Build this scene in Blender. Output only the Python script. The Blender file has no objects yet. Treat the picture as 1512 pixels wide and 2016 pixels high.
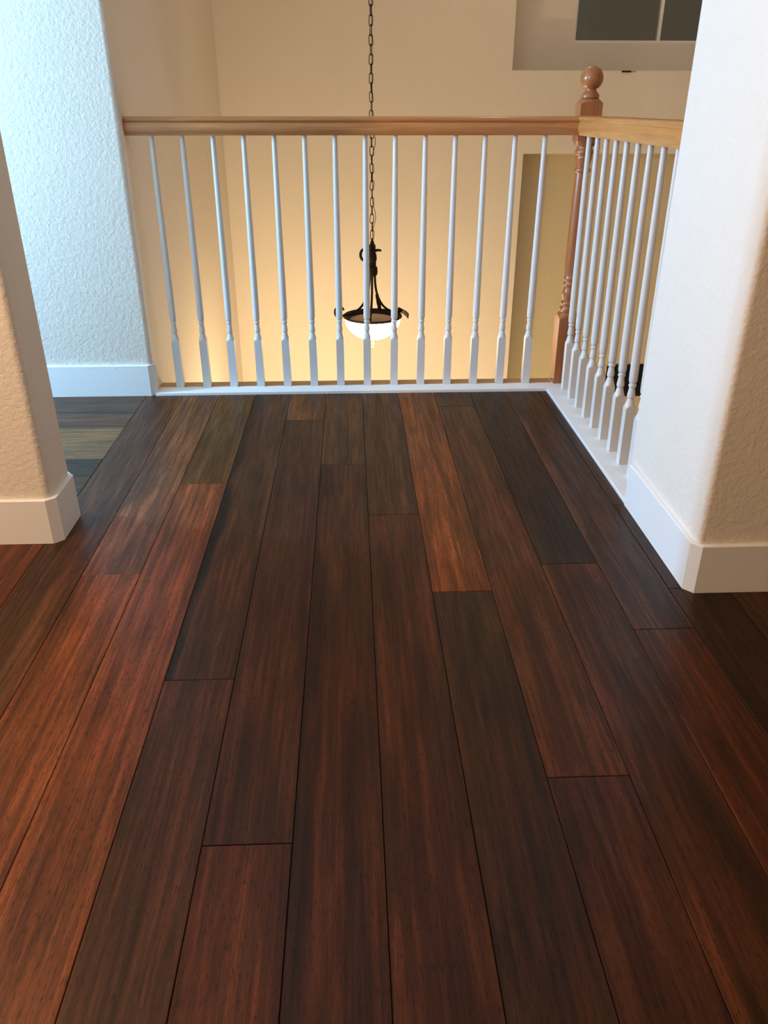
import bpy, bmesh, math, random
from mathutils import Vector, Matrix
random.seed(7)
S = bpy.context.scene
C = S.collection
PI = math.pi

# ------------------------------------------------------------------ camera
cam = bpy.data.cameras.new('camera')
cam.sensor_fit = 'VERTICAL'; cam.sensor_height = 36.0; cam.lens = 28.005
cam.clip_start = 0.05
co = bpy.data.objects.new('camera', cam); C.objects.link(co)
pitch, roll, yaw = 0.473279835, 0.000533, -0.0401920731
def cam_axes(p, r, y):
    Rz = Matrix.Rotation(y, 3, 'Z')
    r0 = Vector((1, 0, 0)); f0 = Vector((0, math.cos(p), -math.sin(p))); u0 = Vector((0, math.sin(p), math.cos(p)))
    r1 = math.cos(r) * r0 + math.sin(r) * u0; u1 = -math.sin(r) * r0 + math.cos(r) * u0
    return Rz @ r1, Rz @ u1, Rz @ f0
ra, ua, fa = cam_axes(pitch, roll, yaw)
M = Matrix(((ra.x, ua.x, -fa.x, 0), (ra.y, ua.y, -fa.y, 0), (ra.z, ua.z, -fa.z, 1.1), (0, 0, 0, 1)))
co.matrix_world = M
S.camera = co

# ------------------------------------------------------------------ world, exposure, lights
w = bpy.data.worlds.new('night'); S.world = w; w.use_nodes = True
w.node_tree.nodes['Background'].inputs[0].default_value = (0.055, 0.046, 0.032, 1)
w.node_tree.nodes['Background'].inputs[1].default_value = 1.0
S.view_settings.view_transform = 'Standard'; S.view_settings.look = 'None'
S.view_settings.exposure = 0.0; S.view_settings.gamma = 1.0; S.view_settings.use_curve_mapping = False

def area(name, loc, direction, sx, sy, power, col, spread=PI):
    L = bpy.data.lights.new(name, 'AREA'); L.shape = 'RECTANGLE'; L.size = sx; L.size_y = sy
    L.energy = power; L.color = col; L.spread = spread
    o = bpy.data.objects.new(name, L); C.objects.link(o); o.location = loc
    o.rotation_euler = Vector(direction).to_track_quat('-Z', 'Y').to_euler()
    return o
def point(name, loc, power, col, r=0.05):
    L = bpy.data.lights.new(name, 'POINT'); L.energy = power; L.color = col; L.shadow_soft_size = r
    o = bpy.data.objects.new(name, L); C.objects.link(o); o.location = loc
    return o
COOL = (0.30, 0.60, 1.0)
WARM = (1.0, 0.74, 0.52)
# cool lamp in the hallway, set before an added window at its left end
area('hall_cool_light', (-3.00, 2.785, 1.42), (1, 0, -0.02), 0.16, 0.95, 142, COOL)
# warm ceiling lamps of the landing (behind the camera) and of the stairwell
point('landing_lamp_light', (-1.60, 0.90, 1.75), 102, WARM, 0.05)
point('stairwell_lamp_light', (0.9, 4.9, 2.5), 6, (1.0, 0.74, 0.48), 0.10)
point('sconce_light', (-0.55, 4.25, -1.12), 60, (1.0, 0.77, 0.45), 0.05)
point('lower_lamp_light', (1.0, 4.9, -1.50), 22, (1.0, 0.74, 0.42), 0.08)

# ------------------------------------------------------------------ materials
def new_mat(name):
    m = bpy.data.materials.new(name); m.use_nodes = True
    nt = m.node_tree; b = nt.nodes['Principled BSDF']
    return m, nt, b
def lin(c):
    return tuple(((v / 255) / 12.92 if v / 255 <= 0.04045 else ((v / 255 + 0.055) / 1.055) ** 2.4) for v in c) + (1,)
def bump(nt, b, scale, strength, dist, detail=2.0, coord='Object', rough=0.5):
    tc = nt.nodes.new('ShaderNodeTexCoord'); n = nt.nodes.new('ShaderNodeTexNoise')
    n.inputs['Scale'].default_value = scale; n.inputs['Detail'].default_value = detail; n.inputs['Roughness'].default_value = rough
    bp = nt.nodes.new('ShaderNodeBump'); bp.inputs['Strength'].default_value = strength; bp.inputs['Distance'].default_value = dist
    nt.links.new(tc.outputs[coord], n.inputs['Vector']); nt.links.new(n.outputs['Fac'], bp.inputs['Height'])
    nt.links.new(bp.outputs['Normal'], b.inputs['Normal'])
    return n
def plain(name, col, rough=0.5, metal=0.0, bs=None, spec=0.5):
    m, nt, b = new_mat(name)
    b.inputs['Base Color'].default_value = lin(col); b.inputs['Roughness'].default_value = rough
    b.inputs['Metallic'].default_value = metal; b.inputs['Specular IOR Level'].default_value = spec
    if bs: bump(nt, b, *bs)
    return m
def wall_paint(name, col):
    m, nt, b = new_mat(name)
    b.inputs['Roughness'].default_value = 0.75; b.inputs['Specular IOR Level'].default_value = 0.3
    tc = nt.nodes.new('ShaderNodeTexCoord')
    n1 = nt.nodes.new('ShaderNodeTexNoise'); n1.inputs['Scale'].default_value = 70; n1.inputs['Detail'].default_value = 3; n1.inputs['Roughness'].default_value = 0.55
    n2 = nt.nodes.new('ShaderNodeTexNoise'); n2.inputs['Scale'].default_value = 190; n2.inputs['Detail'].default_value = 2
    mx = nt.nodes.new('ShaderNodeMath'); mx.operation = 'MULTIPLY_ADD'; mx.inputs[1].default_value = 0.35
    bp = nt.nodes.new('ShaderNodeBump'); bp.inputs['Strength'].default_value = 0.55; bp.inputs['Distance'].default_value = 0.0042
    n3 = nt.nodes.new('ShaderNodeTexNoise'); n3.inputs['Scale'].default_value = 3
    mp = nt.nodes.new('ShaderNodeMixRGB'); mp.inputs[1].default_value = lin(col); mp.inputs[2].default_value = lin([c * 0.975 for c in col])
    for n in (n1, n2, n3): nt.links.new(tc.outputs['Object'], n.inputs['Vector'])
    nt.links.new(n2.outputs['Fac'], mx.inputs[0]); nt.links.new(n1.outputs['Fac'], mx.inputs[2])
    nt.links.new(mx.outputs[0], bp.inputs['Height']); nt.links.new(bp.outputs['Normal'], b.inputs['Normal'])
    nt.links.new(n3.outputs['Fac'], mp.inputs[0]); nt.links.new(mp.outputs[0], b.inputs['Base Color'])
    return m
M_wall = wall_paint('cream_wall_paint', (232, 222, 208))
M_niche = wall_paint('recess_paint', (214, 200, 168))
M_ceil = plain('ceiling_paint', (238, 234, 226), 0.8, bs=(90, 0.3, 0.003))
M_trim = plain('white_trim_paint', (236, 235, 232), 0.38, bs=(14, 0.12, 0.002))
M_bal = plain('white_baluster_paint', (216, 214, 211), 0.38, bs=(60, 0.1, 0.0006))
M_iron = plain('dark_bronze_iron', (42, 30, 24), 0.55, 0.6, bs=(160, 0.5, 0.001))
M_black = plain('black_iron', (14, 12, 12), 0.7, 0.2, bs=(120, 0.4, 0.001))
M_sub = plain('subfloor', (30, 20, 16), 0.9, bs=(40, 0.3, 0.001))
M_tile = plain('lower_floor_wood', (92, 62, 44), 0.5, bs=(4, 0.1, 0.002))
M_sill_shade = plain('tan_sill_shade', (186, 156, 120), 0.6, bs=(60, 0.2, 0.001))  # sill colour darkened to tan, standing in for shade
M_nail = plain('nail_filler', (150, 150, 150), 0.6, bs=(200, 0.1, 0.001))

def wood(name, c1, c2, rough, axis):
    m, nt, b = new_mat(name)
    tc = nt.nodes.new('ShaderNodeTexCoord'); mp = nt.nodes.new('ShaderNodeMapping')
    mp.inputs['Scale'].default_value = tuple(2.0 if i == axis else 34.0 for i in range(3))
    n = nt.nodes.new('ShaderNodeTexNoise'); n.inputs['Scale'].default_value = 1.6; n.inputs['Detail'].default_value = 7; n.inputs['Roughness'].default_value = 0.6; n.inputs['Distortion'].default_value = 0.5
    r = nt.nodes.new('ShaderNodeValToRGB'); r.color_ramp.elements[0].color = lin(c1); r.color_ramp.elements[1].color = lin(c2)
    r.color_ramp.elements[0].position = 0.3; r.color_ramp.elements[1].position = 0.72
    bp = nt.nodes.new('ShaderNodeBump'); bp.inputs['Strength'].default_value = 0.1; bp.inputs['Distance'].default_value = 0.0006
    nt.links.new(tc.outputs['Object'], mp.inputs['Vector']); nt.links.new(mp.outputs[0], n.inputs['Vector'])
    nt.links.new(n.outputs['Fac'], r.inputs[0]); nt.links.new(r.outputs[0], b.inputs['Base Color'])
    nt.links.new(n.outputs['Fac'], bp.inputs['Height']); nt.links.new(bp.outputs['Normal'], b.inputs['Normal'])
    b.inputs['Roughness'].default_value = rough; b.inputs['Coat Weight'].default_value = 0.3; b.inputs['Coat Roughness'].default_value = 0.15
    return m
M_oak_x = wood('oak_rail_front', (166, 106, 60), (200, 138, 84), 0.32, 0)
M_oak_y = wood('oak_rail_side', (180, 118, 62), (206, 148, 86), 0.32, 1)
M_oak_z = wood('oak_newel', (146, 88, 52), (178, 116, 70), 0.28, 2)

# bamboo planks: one material; each plank's own stain is its object colour
def plank_material(axis):
    m, nt, b = new_mat('stained_bamboo_' + 'xy'[axis])
    N = nt.nodes.new; L = nt.links.new
    oi = N('ShaderNodeObjectInfo'); tc = N('ShaderNodeTexCoord')
    off = N('ShaderNodeMath'); off.operation = 'MULTIPLY'; off.inputs[1].default_value = 57.0
    L(oi.outputs['Random'], off.inputs[0])
    cmb = N('ShaderNodeCombineXYZ'); L(off.outputs[0], cmb.inputs[0]); L(off.outputs[0], cmb.inputs[1])
    add = N('ShaderNodeVectorMath'); add.operation = 'ADD'
    L(tc.outputs['Object'], add.inputs[0]); L(cmb.outputs[0], add.inputs[1])
    def stretched(across, along, detail, rough=0.55, dist=0.0):
        mp = N('ShaderNodeMapping')
        mp.inputs['Scale'].default_value = (along, across, across) if axis == 0 else (across, along, across)
        n = N('ShaderNodeTexNoise'); n.inputs['Scale'].default_value = 1.0; n.inputs['Detail'].default_value = detail
        n.inputs['Roughness'].default_value = rough; n.inputs['Distortion'].default_value = dist
        L(add.outputs[0], mp.inputs['Vector']); L(mp.outputs[0], n.inputs['Vector'])
        return n.outputs['Fac']
    def ramp(src, p0, p1, v0, v1):
        r = N('ShaderNodeMapRange'); r.interpolation_type = 'SMOOTHSTEP'
        r.inputs['From Min'].default_value = p0; r.inputs['From Max'].default_value = p1
        r.inputs['To Min'].default_value = v0; r.inputs['To Max'].default_value = v1
        L(src, r.inputs['Value']); return r.outputs[0]
    def mul(a, c):
        n = N('ShaderNodeMath'); n.operation = 'MULTIPLY'; L(a, n.inputs[0]); L(c, n.inputs[1]); return n.outputs[0]
    broad = ramp(stretched(24, 1.3, 3, 0.6, 0.3), 0.33, 0.68, 0.72, 1.38)      # wide streaks of stain
    fine = ramp(stretched(120, 5.0, 4, 0.7), 0.34, 0.66, 0.70, 1.30)  # fibre
    hair = ramp(stretched(420, 30, 3, 0.6), 0.3, 0.7, 0.86, 1.12)
    fleck = ramp(stretched(380, 48, 3, 0.6), 0.565, 0.64, 1.0, 0.40)    # short dark strands
    patch = ramp(stretched(9, 3.0, 3, 0.6, 0.4), 0.36, 0.64, 0.84, 1.14)
    strip = ramp(stretched(66, 1.9, 1, 0.4, 0.15), 0.46, 0.56, 0.84, 1.20)   # glued strands with crisp edges
    v = mul(mul(mul(broad, fine), mul(hair, fleck)), mul(patch, strip))
    mx = N('ShaderNodeVectorMath'); mx.operation = 'SCALE'
    v = mul(v, ramp(v, 0, 1, 0.31, 0.31)); L(oi.outputs['Color'], mx.inputs[0]); L(v, mx.inputs['Scale'])
    hs = N('ShaderNodeMixRGB'); hs.blend_type = 'MULTIPLY'
    tint = ramp(stretched(30, 1.6, 3), 0.35, 0.65, 0.0, 1.0)
    L(tint, hs.inputs[0]); L(mx.outputs[0], hs.inputs[1]); hs.inputs[2].default_value = (1.05, 0.90, 0.80, 1)
    at = N('ShaderNodeAttribute'); at.attribute_type = 'OBJECT'; at.attribute_name = 'streak'
    wob = ramp(stretched(3, 2.2, 2), 0.3, 0.7, -0.014, 0.020)
    sx = N('ShaderNodeSeparateXYZ'); L(tc.outputs['Object'], sx.inputs[0])
    px = N('ShaderNodeMath'); px.operation = 'ADD'; L(sx.outputs[0], px.inputs[0]); L(wob, px.inputs[1])
    edge = ramp(px.outputs[0], -0.062, -0.036, 1.0, 0.0)
    e2 = mul(edge, at.outputs['Fac']); pw = N('ShaderNodeMath'); pw.operation = 'MULTIPLY_ADD'; L(e2, pw.inputs[0]); pw.inputs[1].default_value = -1.0; pw.inputs[2].default_value = 1.0
    sc2 = N('ShaderNodeVectorMath'); sc2.operation = 'SCALE'; L(hs.outputs[0], sc2.inputs[0]); L(pw.outputs[0], sc2.inputs['Scale'])
    tn = N('ShaderNodeVectorMath'); tn.operation = 'MULTIPLY'; L(sc2.outputs[0], tn.inputs[0]); tn.inputs[1].default_value = (1.0, 0.89, 0.54)
    L(tn.outputs[0], b.inputs['Base Color'])
    rr = ramp(fine, 0.7, 1.26, 0.44, 0.34); L(rr, b.inputs['Roughness'])
    b.inputs['Specular IOR Level'].default_value = 0.22
    bp = N('ShaderNodeBump'); bp.inputs['Strength'].default_value = 0.12; bp.inputs['Distance'].default_value = 0.0006
    L(v, bp.inputs['Height']); L(bp.outputs['Normal'], b.inputs['Normal'])
    return m
M_plank_y = plank_material(1); M_plank_x = plank_material(0)

def emit_mat(name, col, strength, base=(230, 210, 180)):
    m, nt, b = new_mat(name)
    b.inputs['Base Color'].default_value = lin(base)
    b.inputs['Emission Color'].default_value = (*col, 1); b.inputs['Emission Strength'].default_value = strength
    b.inputs['Roughness'].default_value = 0.3
    return m
M_bowl = emit_mat('lit_frosted_glass', (1.0, 0.74, 0.42), 34)
M_lens = emit_mat('lit_lamp_lens', (1.0, 0.72, 0.42), 3)
M_topglass = plain('tan_alabaster_glass', (190, 150, 120), 0.4, bs=(25, 0.4, 0.004))
M_finial = plain('pale_cast_finial', (205, 190, 150), 0.35, 0.2, bs=(80, 0.2, 0.001))
def glass_dark(name):
    m, nt, b = new_mat(name)
    b.inputs['Base Color'].default_value = (0.02, 0.02, 0.02, 1); b.inputs['Roughness'].default_value = 0.05
    b.inputs['Transmission Weight'].default_value = 1.0; b.inputs['IOR'].default_value = 1.45
    b.inputs['Base Color'].default_value = (0.92, 0.90, 0.86, 1)
    return m
M_glass = glass_dark('window_glass')

# ------------------------------------------------------------------ builders
def obj(name, bm, m, parent=None, smooth=None):
    me = bpy.data.meshes.new(name); bmesh.ops.recalc_face_normals(bm, faces=bm.faces[:]); bm.to_mesh(me); bm.free()
    if m: me.materials.append(m)
    if smooth is not None:
        me.polygons.foreach_set('use_smooth', [True] * len(me.polygons))
        me.set_sharp_from_angle(angle=math.radians(smooth))
    o = bpy.data.objects.new(name, me); C.objects.link(o)
    if parent: o.parent = parent
    return o
def tag(o, label=None, cat=None, group=None, kind=None):
    if label: o['label'] = label
    if cat: o['category'] = cat
    if group: o['group'] = group
    if kind: o['kind'] = kind
    return o
def thing(name, label, cat, loc=(0, 0, 0), group=None):
    o = bpy.data.objects.new(name, None); C.objects.link(o); o.location = loc; o.empty_display_size = 0.1
    return tag(o, label, cat, group)
def box(bm, x0, x1, y0, y1, z0, z1, bev=0.0):
    r = bmesh.ops.create_cube(bm, size=1.0)
    for v in r['verts']:
        v.co = Vector(((x0 + x1) / 2 + v.co.x * (x1 - x0), (y0 + y1) / 2 + v.co.y * (y1 - y0), (z0 + z1) / 2 + v.co.z * (z1 - z0)))
    if bev > 0:
        es = list({e for v in r['verts'] for e in v.link_edges})
        bmesh.ops.bevel(bm, geom=es, offset=bev, segments=1, profile=0.5, affect='EDGES')
    return bm
def prism(bm, pts, z0, z1):
    lo = [bm.verts.new((x, y, z0)) for x, y in pts]; hi = [bm.verts.new((x, y, z1)) for x, y in pts]
    n = len(pts)
    bm.faces.new(lo[::-1]); bm.faces.new(hi)
    for i in range(n):
        j = (i + 1) % n; bm.faces.new((lo[i], lo[j], hi[j], hi[i]))
    return bm
def rounded(pts, radii, seg=8):
    """polygon with some corners turned into arcs (bullnose)"""
    out = []; n = len(pts)
    for i, (p, r) in enumerate(zip(pts, radii)):
        if r <= 0: out.append(p); continue
        P = Vector(p); A = (Vector(pts[i - 1]) - P).normalized(); B = (Vector(pts[(i + 1) % n]) - P).normalized()
        cen = P + (A + B) * r
        a0 = (P + A * r - cen); a1 = (P + B * r - cen)
        t0 = math.atan2(a0.y, a0.x); t1 = math.atan2(a1.y, a1.x)
        d = (t1 - t0 + PI) % (2 * PI) - PI
        for k in range(seg + 1):
            t = t0 + d * k / seg; out.append((cen.x + r * math.cos(t), cen.y + r * math.sin(t)))
    return out
def lathe(bm, prof, seg=24, cx=0, cy=0, cap=True):
    rings = []
    for r, z in prof:
        if r < 1e-5: rings.append([bm.verts.new((cx, cy, z))])
        else: rings.append([bm.verts.new((cx + r * math.cos(2 * PI * k / seg), cy + r * math.sin(2 * PI * k / seg), z)) for k in range(seg)])
    for a, b in zip(rings, rings[1:]):
        for k in range(seg):
            j = (k + 1) % seg
            if len(a) == 1 and len(b) == 1: continue
            if len(a) == 1: bm.faces.new((a[0], b[k], b[j]))
            elif len(b) == 1: bm.faces.new((a[k], a[j], b[0]))
            else: bm.faces.new((a[k], a[j], b[j], b[k]))
    for rg, flip in ((rings[0], True), (rings[-1], False)):
        if cap and len(rg) > 1: bm.faces.new(rg[::-1] if flip else rg)
    return bm
def tube(bm, pts, r, seg=8, closed=False, taper=None):
    pts = [Vector(p) for p in pts]; n = len(pts); rings = []
    up = Vector((0.13, 0.21, 1)).normalized()
    prev = None
    for i, p in enumerate(pts):
        if closed: t = (pts[(i + 1) % n] - pts[i - 1]).normalized()
        else: t = (pts[min(i + 1, n - 1)] - pts[max(i - 1, 0)]).normalized()
        a = prev if prev is not None else (up if abs(t.dot(up)) < 0.95 else Vector((1, 0, 0)))
        a = (a - t * a.dot(t)).normalized(); prev = a; b = t.cross(a)
        rr = r * (taper[i] if taper else 1)
        rings.append([bm.verts.new(p + a * rr * math.cos(2 * PI * k / seg) + b * rr * math.sin(2 * PI * k / seg)) for k in range(seg)])
    m = n if closed else n - 1
    for i in range(m):
        A, B = rings[i], rings[(i + 1) % n]
        for k in range(seg): bm.faces.new((A[k], A[(k + 1) % seg], B[(k + 1) % seg], B[k]))
    if not closed: bm.faces.new(rings[0][::-1]); bm.faces.new(rings[-1])
    return bm
def bez(p, n=16):
    """Catmull-Rom through points"""
    p = [Vector(q) for q in p]; out = []
    q = [p[0] * 2 - p[1]] + p + [p[-1] * 2 - p[-2]]
    for i in range(len(p) - 1):
        a, b, c, d = q[i:i + 4]
        for k in range(n):
            t = k / n
            out.append(0.5 * ((2 * b) + (c - a) * t + (2 * a - 5 * b + 4 * c - d) * t * t + (-a + 3 * b - 3 * c + d) * t ** 3))
    out.append(p[-1]); return out
def struct(name, bm, m, label, smooth=None):
    return tag(obj(name, bm, m, None, smooth), label, kind='structure')

# ------------------------------------------------------------------ setting
ZC = 2.75
# --- floor slab and its planks
bm = bmesh.new(); prism(bm, [(-3.1, -2.3), (2.6, -2.3), (2.6, 2.2), (0.99, 2.2), (0.99, 3.41), (-0.84, 3.41), (-0.84, 3.27), (-3.1, 3.27)], -0.30, -0.0125)
floor = struct('floor', bm, M_sub, 'dark red-brown plank floor of the upstairs landing')

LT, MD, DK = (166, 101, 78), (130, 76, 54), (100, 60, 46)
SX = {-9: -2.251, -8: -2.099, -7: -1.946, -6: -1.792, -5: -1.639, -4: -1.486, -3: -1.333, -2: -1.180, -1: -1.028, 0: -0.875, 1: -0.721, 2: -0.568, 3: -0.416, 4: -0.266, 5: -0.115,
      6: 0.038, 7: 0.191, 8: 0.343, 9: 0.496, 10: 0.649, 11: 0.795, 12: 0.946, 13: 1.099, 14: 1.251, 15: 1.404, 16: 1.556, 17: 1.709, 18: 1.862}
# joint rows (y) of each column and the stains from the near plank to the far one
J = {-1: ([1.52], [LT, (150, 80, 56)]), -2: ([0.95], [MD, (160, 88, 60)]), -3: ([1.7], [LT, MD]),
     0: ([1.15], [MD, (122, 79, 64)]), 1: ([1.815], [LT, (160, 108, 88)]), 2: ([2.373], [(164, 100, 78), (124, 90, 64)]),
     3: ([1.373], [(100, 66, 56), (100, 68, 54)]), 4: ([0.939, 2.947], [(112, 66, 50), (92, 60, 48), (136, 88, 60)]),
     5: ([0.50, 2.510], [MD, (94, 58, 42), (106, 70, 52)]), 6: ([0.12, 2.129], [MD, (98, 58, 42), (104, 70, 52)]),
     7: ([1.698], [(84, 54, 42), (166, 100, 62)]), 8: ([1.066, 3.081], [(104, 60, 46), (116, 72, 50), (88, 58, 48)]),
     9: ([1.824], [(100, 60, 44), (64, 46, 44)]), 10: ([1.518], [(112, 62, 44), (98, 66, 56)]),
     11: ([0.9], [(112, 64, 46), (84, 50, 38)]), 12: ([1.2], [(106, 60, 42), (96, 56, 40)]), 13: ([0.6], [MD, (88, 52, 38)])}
def plank(x0, x1, y0, y1, col, axis=1, streak=0.0):
    g = 0.0007
    cx, cy = (x0 + x1) / 2, (y0 + y1) / 2
    bm = bmesh.new(); hx, hy = (x1 - x0) / 2 - g, (y1 - y0) / 2 - g
    box(bm, -hx, hx, -hy, hy, -0.012, 0.0, 0.0009)
    o = obj('plank', bm, M_plank_y if axis else M_plank_x, floor); o.location = (cx, cy, random.uniform(-0.00025, 0.00015))
    o.color = lin([c * random.uniform(0.98, 1.02) for c in col]); o['streak'] = float(streak)
    return o
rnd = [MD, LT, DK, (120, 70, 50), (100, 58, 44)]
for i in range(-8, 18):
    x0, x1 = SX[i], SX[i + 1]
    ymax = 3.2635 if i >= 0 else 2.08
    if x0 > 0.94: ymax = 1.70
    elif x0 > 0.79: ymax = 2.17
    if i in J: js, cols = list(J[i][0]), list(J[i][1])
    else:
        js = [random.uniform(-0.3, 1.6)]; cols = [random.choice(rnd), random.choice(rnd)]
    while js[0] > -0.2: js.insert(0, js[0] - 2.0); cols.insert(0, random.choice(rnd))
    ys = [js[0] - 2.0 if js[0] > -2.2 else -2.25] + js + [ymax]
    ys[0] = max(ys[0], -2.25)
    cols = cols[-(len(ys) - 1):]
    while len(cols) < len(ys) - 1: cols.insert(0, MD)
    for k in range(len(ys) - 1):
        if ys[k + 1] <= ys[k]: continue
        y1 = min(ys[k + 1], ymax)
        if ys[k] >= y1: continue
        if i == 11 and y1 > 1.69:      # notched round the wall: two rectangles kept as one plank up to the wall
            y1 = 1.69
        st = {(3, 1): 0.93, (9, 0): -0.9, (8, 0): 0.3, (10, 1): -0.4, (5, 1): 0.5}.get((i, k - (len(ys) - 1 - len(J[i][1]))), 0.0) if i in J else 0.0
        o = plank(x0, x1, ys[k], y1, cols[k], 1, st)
plank(0.795, 0.8278, 1.69, 2.169, (84, 50, 38)); plank(0.795, 0.8315, 2.169, 3.2635, (92, 58, 44))
# hallway planks laid across
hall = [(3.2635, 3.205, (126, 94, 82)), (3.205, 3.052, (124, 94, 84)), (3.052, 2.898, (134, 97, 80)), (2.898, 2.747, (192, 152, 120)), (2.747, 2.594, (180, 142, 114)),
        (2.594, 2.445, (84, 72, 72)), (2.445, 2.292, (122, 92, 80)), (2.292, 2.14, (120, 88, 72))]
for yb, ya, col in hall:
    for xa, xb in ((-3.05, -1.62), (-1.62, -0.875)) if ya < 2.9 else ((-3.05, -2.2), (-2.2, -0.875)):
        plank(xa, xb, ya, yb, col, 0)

# --- walls
bm = bmesh.new(); prism(bm, rounded([(-3.1, 2.000), (-0.838, 2.000), (-0.838, 2.176), (-3.1, 2.176)], [0, 0.019, 0.019, 0]), 0.0, ZC)
struct('wall_left', bm, M_wall, 'cream textured wall end with rounded corners at the left', 30)
bm = bmesh.new(); prism(bm, rounded([(0.842, 1.680), (2.6, 1.680), (2.6, 2.21), (0.842, 2.21)], [0.015, 0, 0, 0.015]), 0.0, ZC)
struct('wall_right', bm, M_wall, 'white wall end with rounded corner at the right, cool light on its side', 30)
bm = bmesh.new(); prism(bm, rounded([(-3.1, 3.276), (-0.838, 3.276), (-0.838, 5.9), (-1.0, 5.9), (-1.0, 3.44), (-3.1, 3.44)], [0, 0.017, 0, 0, 0, 0]), -2.8, ZC)
struct('wall_hall', bm, M_wall, 'blue-lit textured wall behind the left wall end, turning back along the stairwell', 30)
# far wall of the stairwell with two recesses
YF, YB = 5.90, 6.11
UX0, UX1, UZ0, UZ1 = 1.073, 2.85, 1.296, 2.45
LX0, LX1, LZ1 = 1.186, 2.85, 0.798
bm = bmesh.new()
for a in ((-0.84, 4.96, YF, YB, UZ1, ZC), (-0.84, UX0, YF, YB, UZ0, UZ1), (UX1, 4.96, YF, YB, UZ0, UZ1),
          (-0.84, 4.96, YF, YB, LZ1, UZ0), (-0.84, LX0, YF, YB, -2.8, LZ1), (LX1, 4.96, YF, YB, -2.8, LZ1)):
    box(bm, *a)
struct('wall_far', bm, M_wall, 'tall cream stairwell wall behind the railing')
# backs of the recesses
WX0, WX1, WZ0, WZ1 = 1.515, 2.70, 1.462, 2.35
bm = bmesh.new()
for a in ((UX0 - 0.02, WX0, YB, YB + 0.12, 1.2, 2.6), (WX1, 3.0, YB, YB + 0.12, 1.2, 2.6), (WX0, WX1, YB, YB + 0.12, 1.2, WZ0), (WX0, WX1, YB, YB + 0.12, WZ1, 2.6)): box(bm, *a)
struct('wall_upper_recess', bm, M_wall, 'shaded back of the upper right recess round the dark window')
bm = bmesh.new(); box(bm, LX0 - 0.02, 3.0, YB, YB + 0.12, -2.8, 0.9)
struct('wall_lower_recess', bm, M_niche, 'tan back of the tall lower recess at the right')
# the rest of the shell
bm = bmesh.new(); box(bm, 4.8, 4.96, 2.2, 6.3, -2.8, ZC); struct('wall_stairwell_right', bm, M_wall, 'cream stairwell wall out of view at the right')
bm = bmesh.new(); box(bm, 0.99, 4.96, 2.215, 2.3, -2.8, -0.02); box(bm, -0.84, 0.99, 3.33, 3.405, -2.8, -0.31); struct('wall_under_landing', bm, M_wall, 'wall below the landing edge')
bm = bmesh.new(); box(bm, 2.6, 4.96, 2.215, 2.3, 0, ZC); box(bm, 2.6, 2.75, -2.4, 2.2, -0.3, ZC); struct('wall_landing_right', bm, M_wall, 'landing wall out of view at the right')
bm = bmesh.new(); box(bm, -3.1, 2.6, -2.45, -2.3, -0.3, ZC); struct('wall_behind', bm, M_wall, 'landing wall behind the viewpoint')
bm = bmesh.new(); box(bm, -3.25, -3.1, -2.45, 2.05, -0.3, ZC)
HW = (2.61, 2.90, 0.96, 2.00)
for a in ((-3.25, -3.1, 2.05, HW[0], -0.3, ZC), (-3.25, -3.1, HW[1], 3.44, -0.3, ZC), (-3.25, -3.1, HW[0], HW[1], -0.3, HW[2]), (-3.25, -3.1, HW[0], HW[1], HW[3], ZC)): box(bm, *a)
struct('wall_hall_end', bm, M_wall, 'left end wall of the hallway with an added window, out of view')
bm = bmesh.new(); box(bm, -3.25, 4.96, -2.45, 6.3, ZC, ZC + 0.1); struct('ceiling', bm, M_ceil, 'off-white ceiling above the landing and stairwell')
bm = bmesh.new(); box(bm, -0.84, 4.96, 2.3, 6.3, -2.9, -2.8); struct('floor_lower', bm, M_tile, 'dark wood floor of the storey below')
# window_2: unseen hallway window, added behind the cool light
win2 = tag(obj('window_2', box(bmesh.new(), -3.20, -3.19, HW[0], HW[1], HW[2], HW[3]), M_glass), 'narrow window added behind the cool hallway light, out of view', kind='structure')
bm = bmesh.new()
for a in ((HW[0], HW[0] + 0.03, HW[2], HW[3]), (HW[1] - 0.03, HW[1], HW[2], HW[3]), (HW[0] + 0.03, HW[1] - 0.03, HW[2], HW[2] + 0.03), (HW[0] + 0.03, HW[1] - 0.03, HW[3] - 0.03, HW[3])):
    box(bm, -3.21, -3.16, a[0], a[1], a[2], a[3])
obj('window_frame', bm, M_trim, win2)

# window_1 in the upper recess
YW = YB + 0.012
bm = bmesh.new(); z0, z1 = WZ0, WZ1
fw = 0.018
box(bm, WX0, WX0 + 0.010, YW, YW + 0.05, z0, z1); box(bm, WX1 - fw, WX1, YW, YW + 0.05, z0, z1)
box(bm, WX0 + 0.010, WX1 - fw, YW, YW + 0.05, z0, z0 + fw); box(bm, WX0 + 0.010, WX1 - fw, YW, YW + 0.05, z1 - fw, z1)
win1 = struct('window_1', bm, M_trim, 'dark night window with thin white frame in the upper right recess')
bm = bmesh.new(); box(bm, 2.078, 2.098, YW + 0.004, YW + 0.044, z0 + fw, z1 - fw); obj('mullion', bm, M_trim, win1)
for a, b in ((WX0 + 0.010, 2.078), (2.098, WX1 - fw)):
    bm = bmesh.new(); box(bm, a, b, YW + 0.022, YW + 0.027, z0 + fw, z1 - fw); obj('pane', bm, M_glass, win1)

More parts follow.
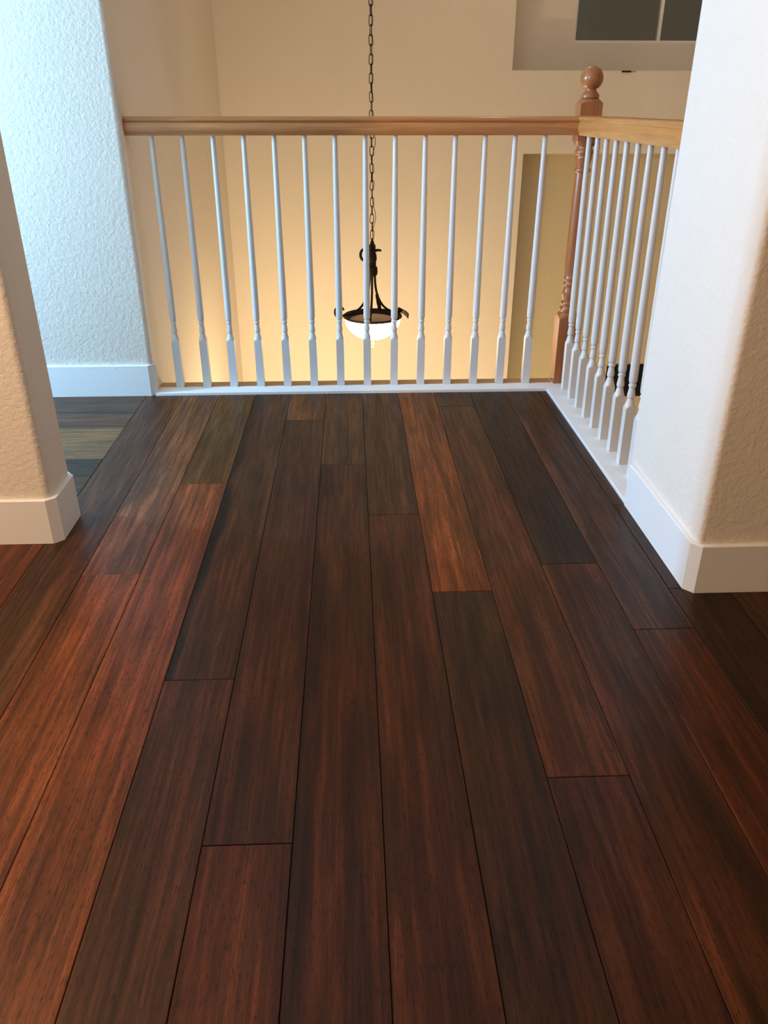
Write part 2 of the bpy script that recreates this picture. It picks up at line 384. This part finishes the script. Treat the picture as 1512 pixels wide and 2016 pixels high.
# --- baseboards (chamfered mitres round the bullnose corners)
def baseboard(name, pts, label, h=0.134):
    """pts: closed footprint; the top edge eased by a small set-back"""
    bm = bmesh.new(); prism(bm, pts, 0.0, h)
    top = [e for e in bm.edges if all(abs(v.co.z - h) < 1e-6 for v in e.verts)]
    bmesh.ops.bevel(bm, geom=top, offset=0.0016, segments=1, affect='EDGES')
    return struct(name, bm, M_trim, label)
baseboard('baseboard_left', [(-3.1, 1.988), (-0.849, 1.988), (-0.8245, 2.009), (-0.8245, 2.160), (-0.849, 2.189), (-3.1, 2.189),
          (-3.1, 2.1765), (-0.852, 2.1765), (-0.8375, 2.162), (-0.8375, 2.014), (-0.852, 1.9995), (-3.1, 1.9995)], 'white baseboard wrapped round the left wall end')
baseboard('baseboard_right', [(0.8285, 2.170), (0.8285, 1.690), (0.8500, 1.666), (2.6, 1.666), (2.6, 1.6795), (0.858, 1.6795), (0.8415, 1.698), (0.8415, 2.170)], 'white baseboard wrapped round the right wall end')
baseboard('baseboard_hall', [(-3.1, 3.262), (-0.853, 3.262), (-0.828, 3.289), (-0.8375, 3.2975), (-0.8375, 3.290), (-0.856, 3.2755), (-3.1, 3.2755)], 'white baseboard under the blue-lit hallway wall, left of the railing', 0.131)
for x in (-1.09, -0.985):
    bm = bmesh.new(); lathe(bm, [(0.0, 0), (0.0018, 0.0003), (0.0018, 0.0006), (0, 0.0008)], 8)
    o = obj('nail_hole', bm, M_nail, bpy.data.objects['baseboard_hall']); o.rotation_euler = (PI / 2, 0, 0); o.location = (x, 3.2622, 0.122)

# --- white sills under the railings
ZS = 0.0105
bm = bmesh.new(); prism(bm, [(-0.837, 3.265), (0.832, 3.265), (0.99, 3.265), (0.99, 3.411), (0.872, 3.411), (0.872, 3.346), (-0.837, 3.346)], -0.012, ZS)
es = [e for e in bm.edges if all(v.co.z > 0 for v in e.verts)]; bmesh.ops.bevel(bm, geom=es, offset=0.0012, segments=1, affect='EDGES')
struct('trim_1', bm, M_trim, 'white sill board under the long front railing')
bm = bmesh.new(); prism(bm, [(-0.837, 3.3464), (0.8716, 3.3464), (0.8716, 3.411), (-0.837, 3.411)], -0.012, ZS - 0.0004)  # rear of the sill, shade behind the balusters put into its colour
struct('trim_3', bm, M_sill_shade, 'tan rear strip of the front sill, shade behind the balusters put into its colour')
bm = bmesh.new(); prism(bm, [(0.832, 2.1705), (0.8418, 2.1705), (0.8418, 2.2105), (0.99, 2.2105), (0.99, 3.2648), (0.832, 3.2648)], -0.012, ZS)
es = [e for e in bm.edges if all(v.co.z > 0 for v in e.verts)]; bmesh.ops.bevel(bm, geom=es, offset=0.0012, segments=1, affect='EDGES')
struct('trim_2', bm, M_trim, 'white sill board under the short right-hand railing')

# ------------------------------------------------------------------ railings
def baluster_mesh():
    bm = bmesh.new(); H = 0.0158
    # square foot with lamb's-tongue shoulders that blend into the turning
    seg = 24
    def sq(k, h):
        a = 2 * PI * k / seg + PI / 4; c, s = math.cos(a), math.sin(a); m = max(abs(c), abs(s)); return (c / m * h, s / m * h)
    rings = []
    for z, R in ((0, 1), (0.199, 0.0228), (0.203, 0.0212), (0.207, 0.0188), (0.2105, 0.0168), (0.214, 0.0152), (0.219, 0.0136), (0.225, 0.0122), (0.230, 0.0112), (0.2335, 0.0098)):
        ring = []
        for k in range(seg):
            a = 2 * PI * k / seg + PI / 4; x, y = sq(k, H); f = min(1.0, R / math.hypot(x, y))
            ring.append(bm.verts.new((x * f, y * f, z)))
        rings.append(ring)
    prof = [(0.0098, 0.2360), (0.0124, 0.2385), (0.0128, 0.2430), (0.0126, 0.2480), (0.0113, 0.2560), (0.0101, 0.2650), (0.0092, 0.2710), (0.0092, 0.2725),
            (0.0118, 0.2745), (0.0122, 0.2785), (0.0118, 0.2825), (0.0094, 0.2845), (0.0094, 0.2865), (0.0122, 0.2900), (0.0134, 0.2960), (0.0138, 0.3100),
            (0.0134, 0.42), (0.0122, 0.60), (0.0108, 0.80), (0.0096, 0.93), (0.0090, 0.9965)]
    for r, z in prof:
        rings.append([bm.verts.new((r * math.cos(2 * PI * k / seg + PI / 4), r * math.sin(2 * PI * k / seg + PI / 4), z)) for k in range(seg)])
    for a, b in zip(rings, rings[1:]):
        for k in range(seg): bm.faces.new((a[k], a[(k + 1) % seg], b[(k + 1) % seg], b[k]))
    bm.faces.new(rings[0][::-1]); bm.faces.new(rings[-1])
    return bm
RAIL = [(-0.0225, 0), (-0.0235, 0.004), (-0.0262, 0.010), (-0.0285, 0.018), (-0.0290, 0.026), (-0.0272, 0.034), (-0.0245, 0.040), (-0.0238, 0.0445), (-0.0262, 0.0465),
        (-0.0290, 0.0495), (-0.0298, 0.0535), (-0.0285, 0.0580), (-0.0235, 0.0612), (-0.012, 0.0638), (0, 0.0645)]
RAIL = RAIL + [(-x, z) for x, z in RAIL[::-1][1:]]
def rail(bm, axis, a, b, c, z, k=1.0):
    rings = []
    n = 2
    for t in (a, b):
        rings.append([bm.verts.new((t, c + x, z + h * k) if axis == 0 else (c + x, t, z + h * k)) for x, h in RAIL])
    A, B = rings; k = len(RAIL)
    for i in range(k): bm.faces.new((A[i], A[(i + 1) % k], B[(i + 1) % k], B[i]))
    bm.faces.new(A[::-1]); bm.faces.new(B)
    return bm
ZR = 0.9945
bal0 = None
front = thing('railing', 'long front railing of fourteen white turned balusters under an oak handrail', 'railing', (0, 3.352, 0))
o = obj('handrail', rail(bmesh.new(), 0, -0.8375, 0.8735, 0.0, ZR), M_oak_x, front, 35); o['label'] = 'oak handrail'
side = thing('railing', 'short right-hand railing of white balusters and oak handrail running toward the right wall', 'railing', (0.9115, 2.77, 0)); side.rotation_euler = (0, -0.012, 0)
o = obj('handrail', rail(bmesh.new(), 1, 2.2105 - 2.77, 3.3295 - 2.77, 0.0, ZR, 1.06), M_oak_y, side, 35); o['label'] = 'oak handrail'
bal0 = obj('baluster', baluster_mesh(), M_bal, front, 24)
bal0.location = (-0.745, 0, ZS)
for k in range(1, 14):
    b = bal0.copy(); C.objects.link(b); b.parent = front; b.location = (-0.745 + 0.1153 * k, 0, ZS)
for k in range(9):
    b = bal0.copy(); C.objects.link(b); b.parent = side; b.location = (0, (3.258 - 0.1138 * k) - 2.77, ZS)
for o in bpy.data.objects:
    if o.name.startswith('baluster'): o.scale = (1, 1, (ZR - ZS) / 0.9965)

newel = thing('newel_post', 'turned oak newel post with ball top where the two railings meet', 'post', (0.9165, 3.372, ZS))
def square_block(bm, h, z0, z1, ch0, ch1):
    """square block, its ends eased into the turning: ch = height of chamfer"""
    rings = []; cor = h * math.sqrt(2) + 0.0005
    def ends(z, ch, sg):
        return [(z, h * 0.80), (z + sg * ch * 0.10, h * 0.86), (z + sg * ch * 0.35, h * 0.98), (z + sg * ch * 0.62, h * 1.14), (z + sg * ch * 0.85, h * 1.30), (z + sg * ch, cor)]
    lv = (ends(z0, ch0, 1) if ch0 else [(z0, cor)]) + (ends(z1, ch1, -1)[::-1] if ch1 else [(z1, cor)])
    seg = 48
    for z, R in lv:
        ring = []
        for k in range(seg):
            a = 2 * PI * k / seg + PI / 4; c, s_ = math.cos(a), math.sin(a); m = max(abs(c), abs(s_)); x, y = c / m * h, s_ / m * h
            f = min(1.0, R / math.hypot(x, y)); ring.append(bm.verts.new((x * f, y * f, z)))
        rings.append(ring)
    for a, b in zip(rings, rings[1:]):
        for k in range(seg): bm.faces.new((a[k], a[(k + 1) % seg], b[(k + 1) % seg], b[k]))
    bm.faces.new(rings[0][::-1]); bm.faces.new(rings[-1])
    return bm
HN = 0.0415
obj('base_block', square_block(bmesh.new(), HN, 0, 0.305, 0, 0.022), M_oak_z, newel, 30)
prof = [(0.030, 0.303), (0.034, 0.308), (0.0355, 0.316), (0.034, 0.324), (0.0295, 0.328), (0.029, 0.331), (0.033, 0.335), (0.034, 0.341), (0.032, 0.347), (0.0265, 0.351),
        (0.0258, 0.356), (0.0285, 0.366), (0.0305, 0.378), (0.0295, 0.392), (0.0262, 0.402), (0.0258, 0.410), (0.0295, 0.414), (0.0312, 0.420), (0.0295, 0.426), (0.0272, 0.429),
        (0.0272, 0.433), (0.0310, 0.437), (0.0318, 0.443), (0.0302, 0.449), (0.0288, 0.452), (0.0312, 0.47), (0.0318, 0.52), (0.0308, 0.62), (0.0288, 0.74), (0.0268, 0.842),
        (0.0262, 0.848), (0.0300, 0.852), (0.0318, 0.858), (0.0300, 0.864), (0.0268, 0.868), (0.0275, 0.880), (0.0310, 0.897), (0.0325, 0.904), (0.0310, 0.909), (0.0300, 0.912),
        (0.0345, 0.917), (0.0355, 0.923), (0.0345, 0.929), (0.0305, 0.934), (0.0300, 0.945)]
obj('turned_shaft', lathe(bmesh.new(), prof, 40), M_oak_z, newel, 40)
obj('top_block', square_block(bmesh.new(), HN, 0.943, 1.108, 0.022, 0.016), M_oak_z, newel, 30)
prof = [(0.029, 1.107), (0.0335, 1.110), (0.0345, 1.116), (0.0335, 1.122), (0.0290, 1.127), (0.0255, 1.130), (0.0225, 1.134), (0.0205, 1.140), (0.0225, 1.1455)]
cz, R0 = 1.1755, 0.0425
for k in range(2, 21):
    a = -PI / 2 + PI * (0.17 + 0.83 * (k - 1) / 19); prof.append((max(R0 * math.cos(a), 0.0), cz + R0 * math.sin(a) * (0.98 if a > 0 else 1.0)))
prof[-1] = (0, prof[-1][1])
obj('ball_finial', lathe(bmesh.new(), prof, 40), M_oak_z, newel, 40)

# ------------------------------------------------------------------ pendant light
PX, PY = 0.120, 4.65
pend = thing('pendant_light', 'bronze bowl pendant light on a long chain hanging in the stairwell behind the railing', 'light', (PX, PY, 0.0))
R = 0.168
bm = bmesh.new(); pr = []
for k in range(13):
    a = PI / 2 * k / 12
    pr.append((R * 0.965 * math.cos(a) ** 0.9 if k < 12 else 0.0, -0.004 - 0.128 * math.sin(a)))
lathe(bm, pr, 48, cap=False); obj('glass_bowl', bm, M_bowl, pend, 60)['label'] = 'bright lit glass bowl'
bm = bmesh.new()
prof = [(R * 0.99, -0.007), (R * 1.015, -0.002), (R * 1.02, 0.004), (R * 1.0, 0.008), (R * 0.975, 0.004), (R * 0.80, -0.020), (R * 0.79, -0.024), (R * 0.95, -0.008)]
rings = []
for r, z in prof: rings.append([bm.verts.new((r * math.cos(2 * PI * k / 64), r * math.sin(2 * PI * k / 64), z)) for k in range(64)])
for i in range(len(rings)):
    A, B = rings[i], rings[(i + 1) % len(rings)]
    for k in range(64): bm.faces.new((A[k], A[(k + 1) % 64], B[(k + 1) % 64], B[k]))
obj('rim_band', bm, M_iron, pend, 40)
obj('top_glass', lathe(bmesh.new(), [(R * 0.80, -0.023), (R * 0.79, -0.017), (R * 0.6, -0.008), (R * 0.3, -0.002), (0.012, 0.0), (0, 0.0)], 48), M_topglass, pend, 40)
obj('finial', lathe(bmesh.new(), [(0.004, -0.129), (0.014, -0.133), (0.018, -0.138), (0.011, -0.144), (0.006, -0.150), (0.009, -0.155), (0.0125, -0.161), (0.0095, -0.168), (0.005, -0.173), (0.0085, -0.180), (0.007, -0.187), (0, -0.194)], 20), M_finial, pend, 40)
# hub with collars
obj('hub', lathe(bmesh.new(), [(0, 0.435), (0.005, 0.432), (0.007, 0.420), (0.011, 0.412), (0.013, 0.400), (0.019, 0.395), (0.020, 0.385), (0.016, 0.375), (0.018, 0.360), (0.024, 0.345), (0.026, 0.325),
     (0.024, 0.312), (0.016, 0.305), (0.014, 0.295), (0.017, 0.285), (0.028, 0.278), (0.030, 0.262), (0.030, 0.245), (0.025, 0.232), (0.016, 0.226), (0, 0.224)], 24), M_iron, pend, 35)
def leaf(bm, origin, direction, side, length, width, curl=0.25):
    """a cast leaf: cupped, ribbed blade with thickness"""
    O = Vector(origin); d = Vector(direction).normalized(); s = Vector(side).normalized(); n = d.cross(s)
    nu, nv = 9, 6; G = []
    for layer in (0, 1):
        g = []
        for i in range(nu):
            t = i / (nu - 1); wd = width * (math.sin(PI * min(1, t * 0.92 + 0.06)) ** 0.7) * (1 + 0.12 * math.sin(t * 18))
            row = []
            for j in range(nv + 1):
                u = j / nv * 2 - 1
                h = -curl * length * t * t + 0.25 * width * u * u - 0.12 * width * (1 - abs(u))
                row.append(bm.verts.new(O + d * (length * t) + s * (u * wd / 2) + n * (h - 0.0022 * layer)))
            g.append(row)
        G.append(g)
    for g in G:
        for i in range(nu - 1):
            for j in range(nv): bm.faces.new((g[i][j], g[i + 1][j], g[i + 1][j + 1], g[i][j + 1]))
    a, b = G
    for i in range(nu - 1):
        for j in (0, nv): bm.faces.new((a[i][j], a[i + 1][j], b[i + 1][j], b[i][j]))
    for i in (0, nu - 1):
        for j in range(nv): bm.faces.new((a[i][j], a[i][j + 1], b[i][j + 1], b[i][j]))
    return bm
for k, ang in enumerate((182, 20, 262)):
    a = math.radians(ang); u = Vector((math.cos(a), math.sin(a), 0)); s = Vector((-u.y, u.x, 0))
    def P(r, z): return u * r + Vector((0, 0, z))
    pts = bez([P(0.012, 0.40), P(0.016, 0.30), P(0.016, 0.20), P(0.030, 0.12), P(0.066, 0.055), P(0.12, 0.018), P(R * 0.99, 0.010)], 8)
    ar = obj('arm', tube(bmesh.new(), pts, 0.0066, 8), M_iron, pend, 50)
    # scroll at the outer end
    sp = [P(R * 0.98 + 0.002 + 0.0, 0.010)] + [P(R + 0.024 + 0.027 * math.cos(t), 0.026 + 0.030 * math.sin(t)) for t in [(-2.2 + 0.45 * i) for i in range(12)]]
    if k == 0: obj('scroll', tube(bmesh.new(), bez(sp, 4), 0.0065, 8), M_iron, ar, 50)
    bm = leaf(bmesh.new(), P(R * 0.96, 0.018), u * 0.9 + Vector((0, 0, -0.12)), s, 0.072 if k == 1 else 0.028, 0.066 if k == 1 else 0.030, 0.5)
    if k: obj('leaf', bm, M_iron, ar, 40)
    # upper scroll and leaf near the hub
    sp = [P(0.014, 0.395)] + [P(0.044 + 0.022 * math.cos(t), 0.345 + 0.030 * math.sin(t)) for t in [1.9 - 0.42 * i for i in range(12)]]
    if k == 0: obj('scroll', tube(bmesh.new(), bez(sp, 4), 0.0080, 8), M_iron, ar, 50)
    else: obj('leaf', leaf(bmesh.new(), P(0.014, 0.362), u + Vector((0, 0, 0.35)), s, 0.040, 0.030, 0.3), M_iron, ar, 40)
    bm = leaf(bmesh.new(), P(0.030, 0.112) + s * 0.006, Vector((0, 0, -1)) + u * 0.1, s, 0.10, 0.022, -0.05) if k == 1 else None
    if bm:
        bm2 = leaf(bmesh.new(), P(0.050, 0.025) + s * 0.002, Vector((0, 0, 1)) + u * -0.05, s, 0.100, 0.042, -0.15); bm.free()
        obj('leaf', bm2, M_iron, ar, 40)
# the canopy at the ceiling and the chain
obj('canopy', lathe(bmesh.new(), [(0.062, ZC), (0.064, ZC - 0.006), (0.055, ZC - 0.018), (0.030, ZC - 0.028), (0.010, ZC - 0.032), (0.006, ZC - 0.045), (0, ZC - 0.047)], 32), M_iron, pend, 35)
def link_mesh():
    bm = bmesh.new(); pts = []
    W, Hh = 0.0095, 0.0155
    for k in range(20):
        t = 2 * PI * k / 20; pts.append((W * math.cos(t), 0, (Hh if math.sin(t) > 0 else -Hh) * (1 if abs(math.sin(t)) > 0.01 else 0) + W * math.sin(t)))
    return tube(bm, pts, 0.0021, 6, closed=True)
l0 = obj('chain_link', link_mesh(), M_iron, pend, 60)
pitch_l = 0.0425; zc = 0.452; k = 0
while zc < ZC - 0.055:
    l = l0 if k == 0 else l0.copy()
    if k: C.objects.link(l); l.parent = pend
    t = (zc - 0.45) / 2.25
    l.location = (0.010 * math.sin(PI * t) * 0 + random.uniform(-0.0012, 0.0012), random.uniform(-0.001, 0.001), zc)
    l.rotation_euler = (random.uniform(-0.06, 0.06), random.uniform(-0.09, 0.09), (PI / 2 if k % 2 else 0) + random.uniform(-0.35, 0.35) + 0.15 * math.sin(k * 0.33))
    zc += pitch_l; k += 1
cp = []
z = 0.40; i = 0
while z < ZC - 0.03:
    bulge = 0.004 + (0.016 if i in (2, 7, 17, 28) else 0.0)
    cp.append((bulge, -0.004 + 0.004 * (i % 2), z)); z += 0.075; i += 1
cp.append((0, 0, ZC - 0.03))
obj('cord', tube(bmesh.new(), bez(cp, 6), 0.0016, 6), M_iron, pend, 60)

# ------------------------------------------------------------------ small things
# black scrolled iron piece on the recess wall beyond the right-hand balusters
orn = thing('wall_ornament', 'black iron wall piece glimpsed between the right-hand balusters', 'ornament', (2.178, YB - 0.004, -0.875))
bm = bmesh.new()
pts = []
W2, H2 = 0.150, 0.125
for k in range(72):
    t = k / 72 * 4; e = int(t); f = t - e; sc = 0.006 * abs(math.sin(f * PI * 6))
    if e == 0: p = (-W2 + 2 * W2 * f, H2 + sc)
    elif e == 1: p = (W2 + sc, H2 - 2 * H2 * f)
    elif e == 2: p = (W2 - 2 * W2 * f, -H2 - sc)
    else: p = (-W2 - sc, -H2 + 2 * H2 * f)
    x, zz = p
    if x < 0 and zz < 0: zz += 0.10 * max(0, (-x / W2 - 0.45)) * 1.4
    pts.append((x, zz))
lo = [bm.verts.new((x, 0, zz)) for x, zz in pts]; hi = [bm.verts.new((x, -0.018, zz)) for x, zz in pts]
bm.faces.new(lo); bm.faces.new(hi[::-1])
for k in range(72): bm.faces.new((lo[k], lo[(k + 1) % 72], hi[(k + 1) % 72], hi[k]))
obj('back_plate', bm, M_black, orn)
for k in range(5):
    cx = -0.10 + 0.05 * k
    bm = bmesh.new(); tube(bm, [(cx, -0.024, -0.07), (cx, -0.026, 0.10)], 0.004, 8); obj('bar', bm, M_black, orn, 60)
# dark fitting on the ledge of the upper recess
bm = bmesh.new(); box(bm, -0.040, 0.022, -0.006, 0.004, -0.006, 0.004, 0.0015)
o = obj('ledge_clip', bm, M_black); o.location = (1.835, YF - 0.0045, UZ0 - 0.004)
bm = bmesh.new(); box(bm, 0.026, 0.050, -0.004, 0.004, -0.005, 0.001, 0.001); obj('tab', bm, M_nail, o)
tag(o, 'tiny black clip on the lower edge of the upper window recess', 'clip')

# lamps out of view that light the place
def ceiling_lamp(loc, label, power_mat):
    t = thing('ceiling_lamp', label, 'light', loc)
    obj('base', lathe(bmesh.new(), [(0.17, 0), (0.175, -0.012), (0.15, -0.028), (0, -0.030)], 32), M_trim, t, 35)
    obj('rim', lathe(bmesh.new(), [(0.150, -0.028), (0.158, -0.032), (0.156, -0.040), (0.146, -0.040), (0.143, -0.030)], 32), M_iron, t, 35)
    return t
hl = thing('hanging_lamp', 'small hanging lamp on the landing behind the viewpoint, out of view', 'light', (-1.60, 0.90, 0))
obj('canopy', lathe(bmesh.new(), [(0.05, ZC), (0.045, ZC - 0.02), (0.006, ZC - 0.03), (0, ZC - 0.03)], 24), M_iron, hl, 30)
obj('cord', tube(bmesh.new(), [(0, 0, ZC - 0.02), (0, 0, 1.90)], 0.004, 8), M_iron, hl, 60)
obj('socket', lathe(bmesh.new(), [(0, 1.90), (0.012, 1.895), (0.018, 1.87), (0.018, 1.84), (0, 1.838)], 20), M_iron, hl, 30)
ceiling_lamp((0.9, 4.9, ZC), 'round white ceiling lamp above the stairwell, out of view', M_lens)
sc = thing('wall_sconce', 'small uplight sconce low on the left stairwell wall, below the sill', 'light', (-0.838, 4.25, -1.26))
obj('back_plate', lathe(bmesh.new(), [(0.05, 0), (0.05, 0.01), (0.03, 0.02), (0, 0.02)], 24), M_iron, sc, 30).rotation_euler = (0, PI / 2, 0)
obj('uplight_cup', lathe(bmesh.new(), [(0.02, -0.02), (0.05, 0.02), (0.075, 0.07), (0.070, 0.07), (0.046, 0.022), (0, -0.012)], 24, 0.288, 0), M_iron, sc, 30)
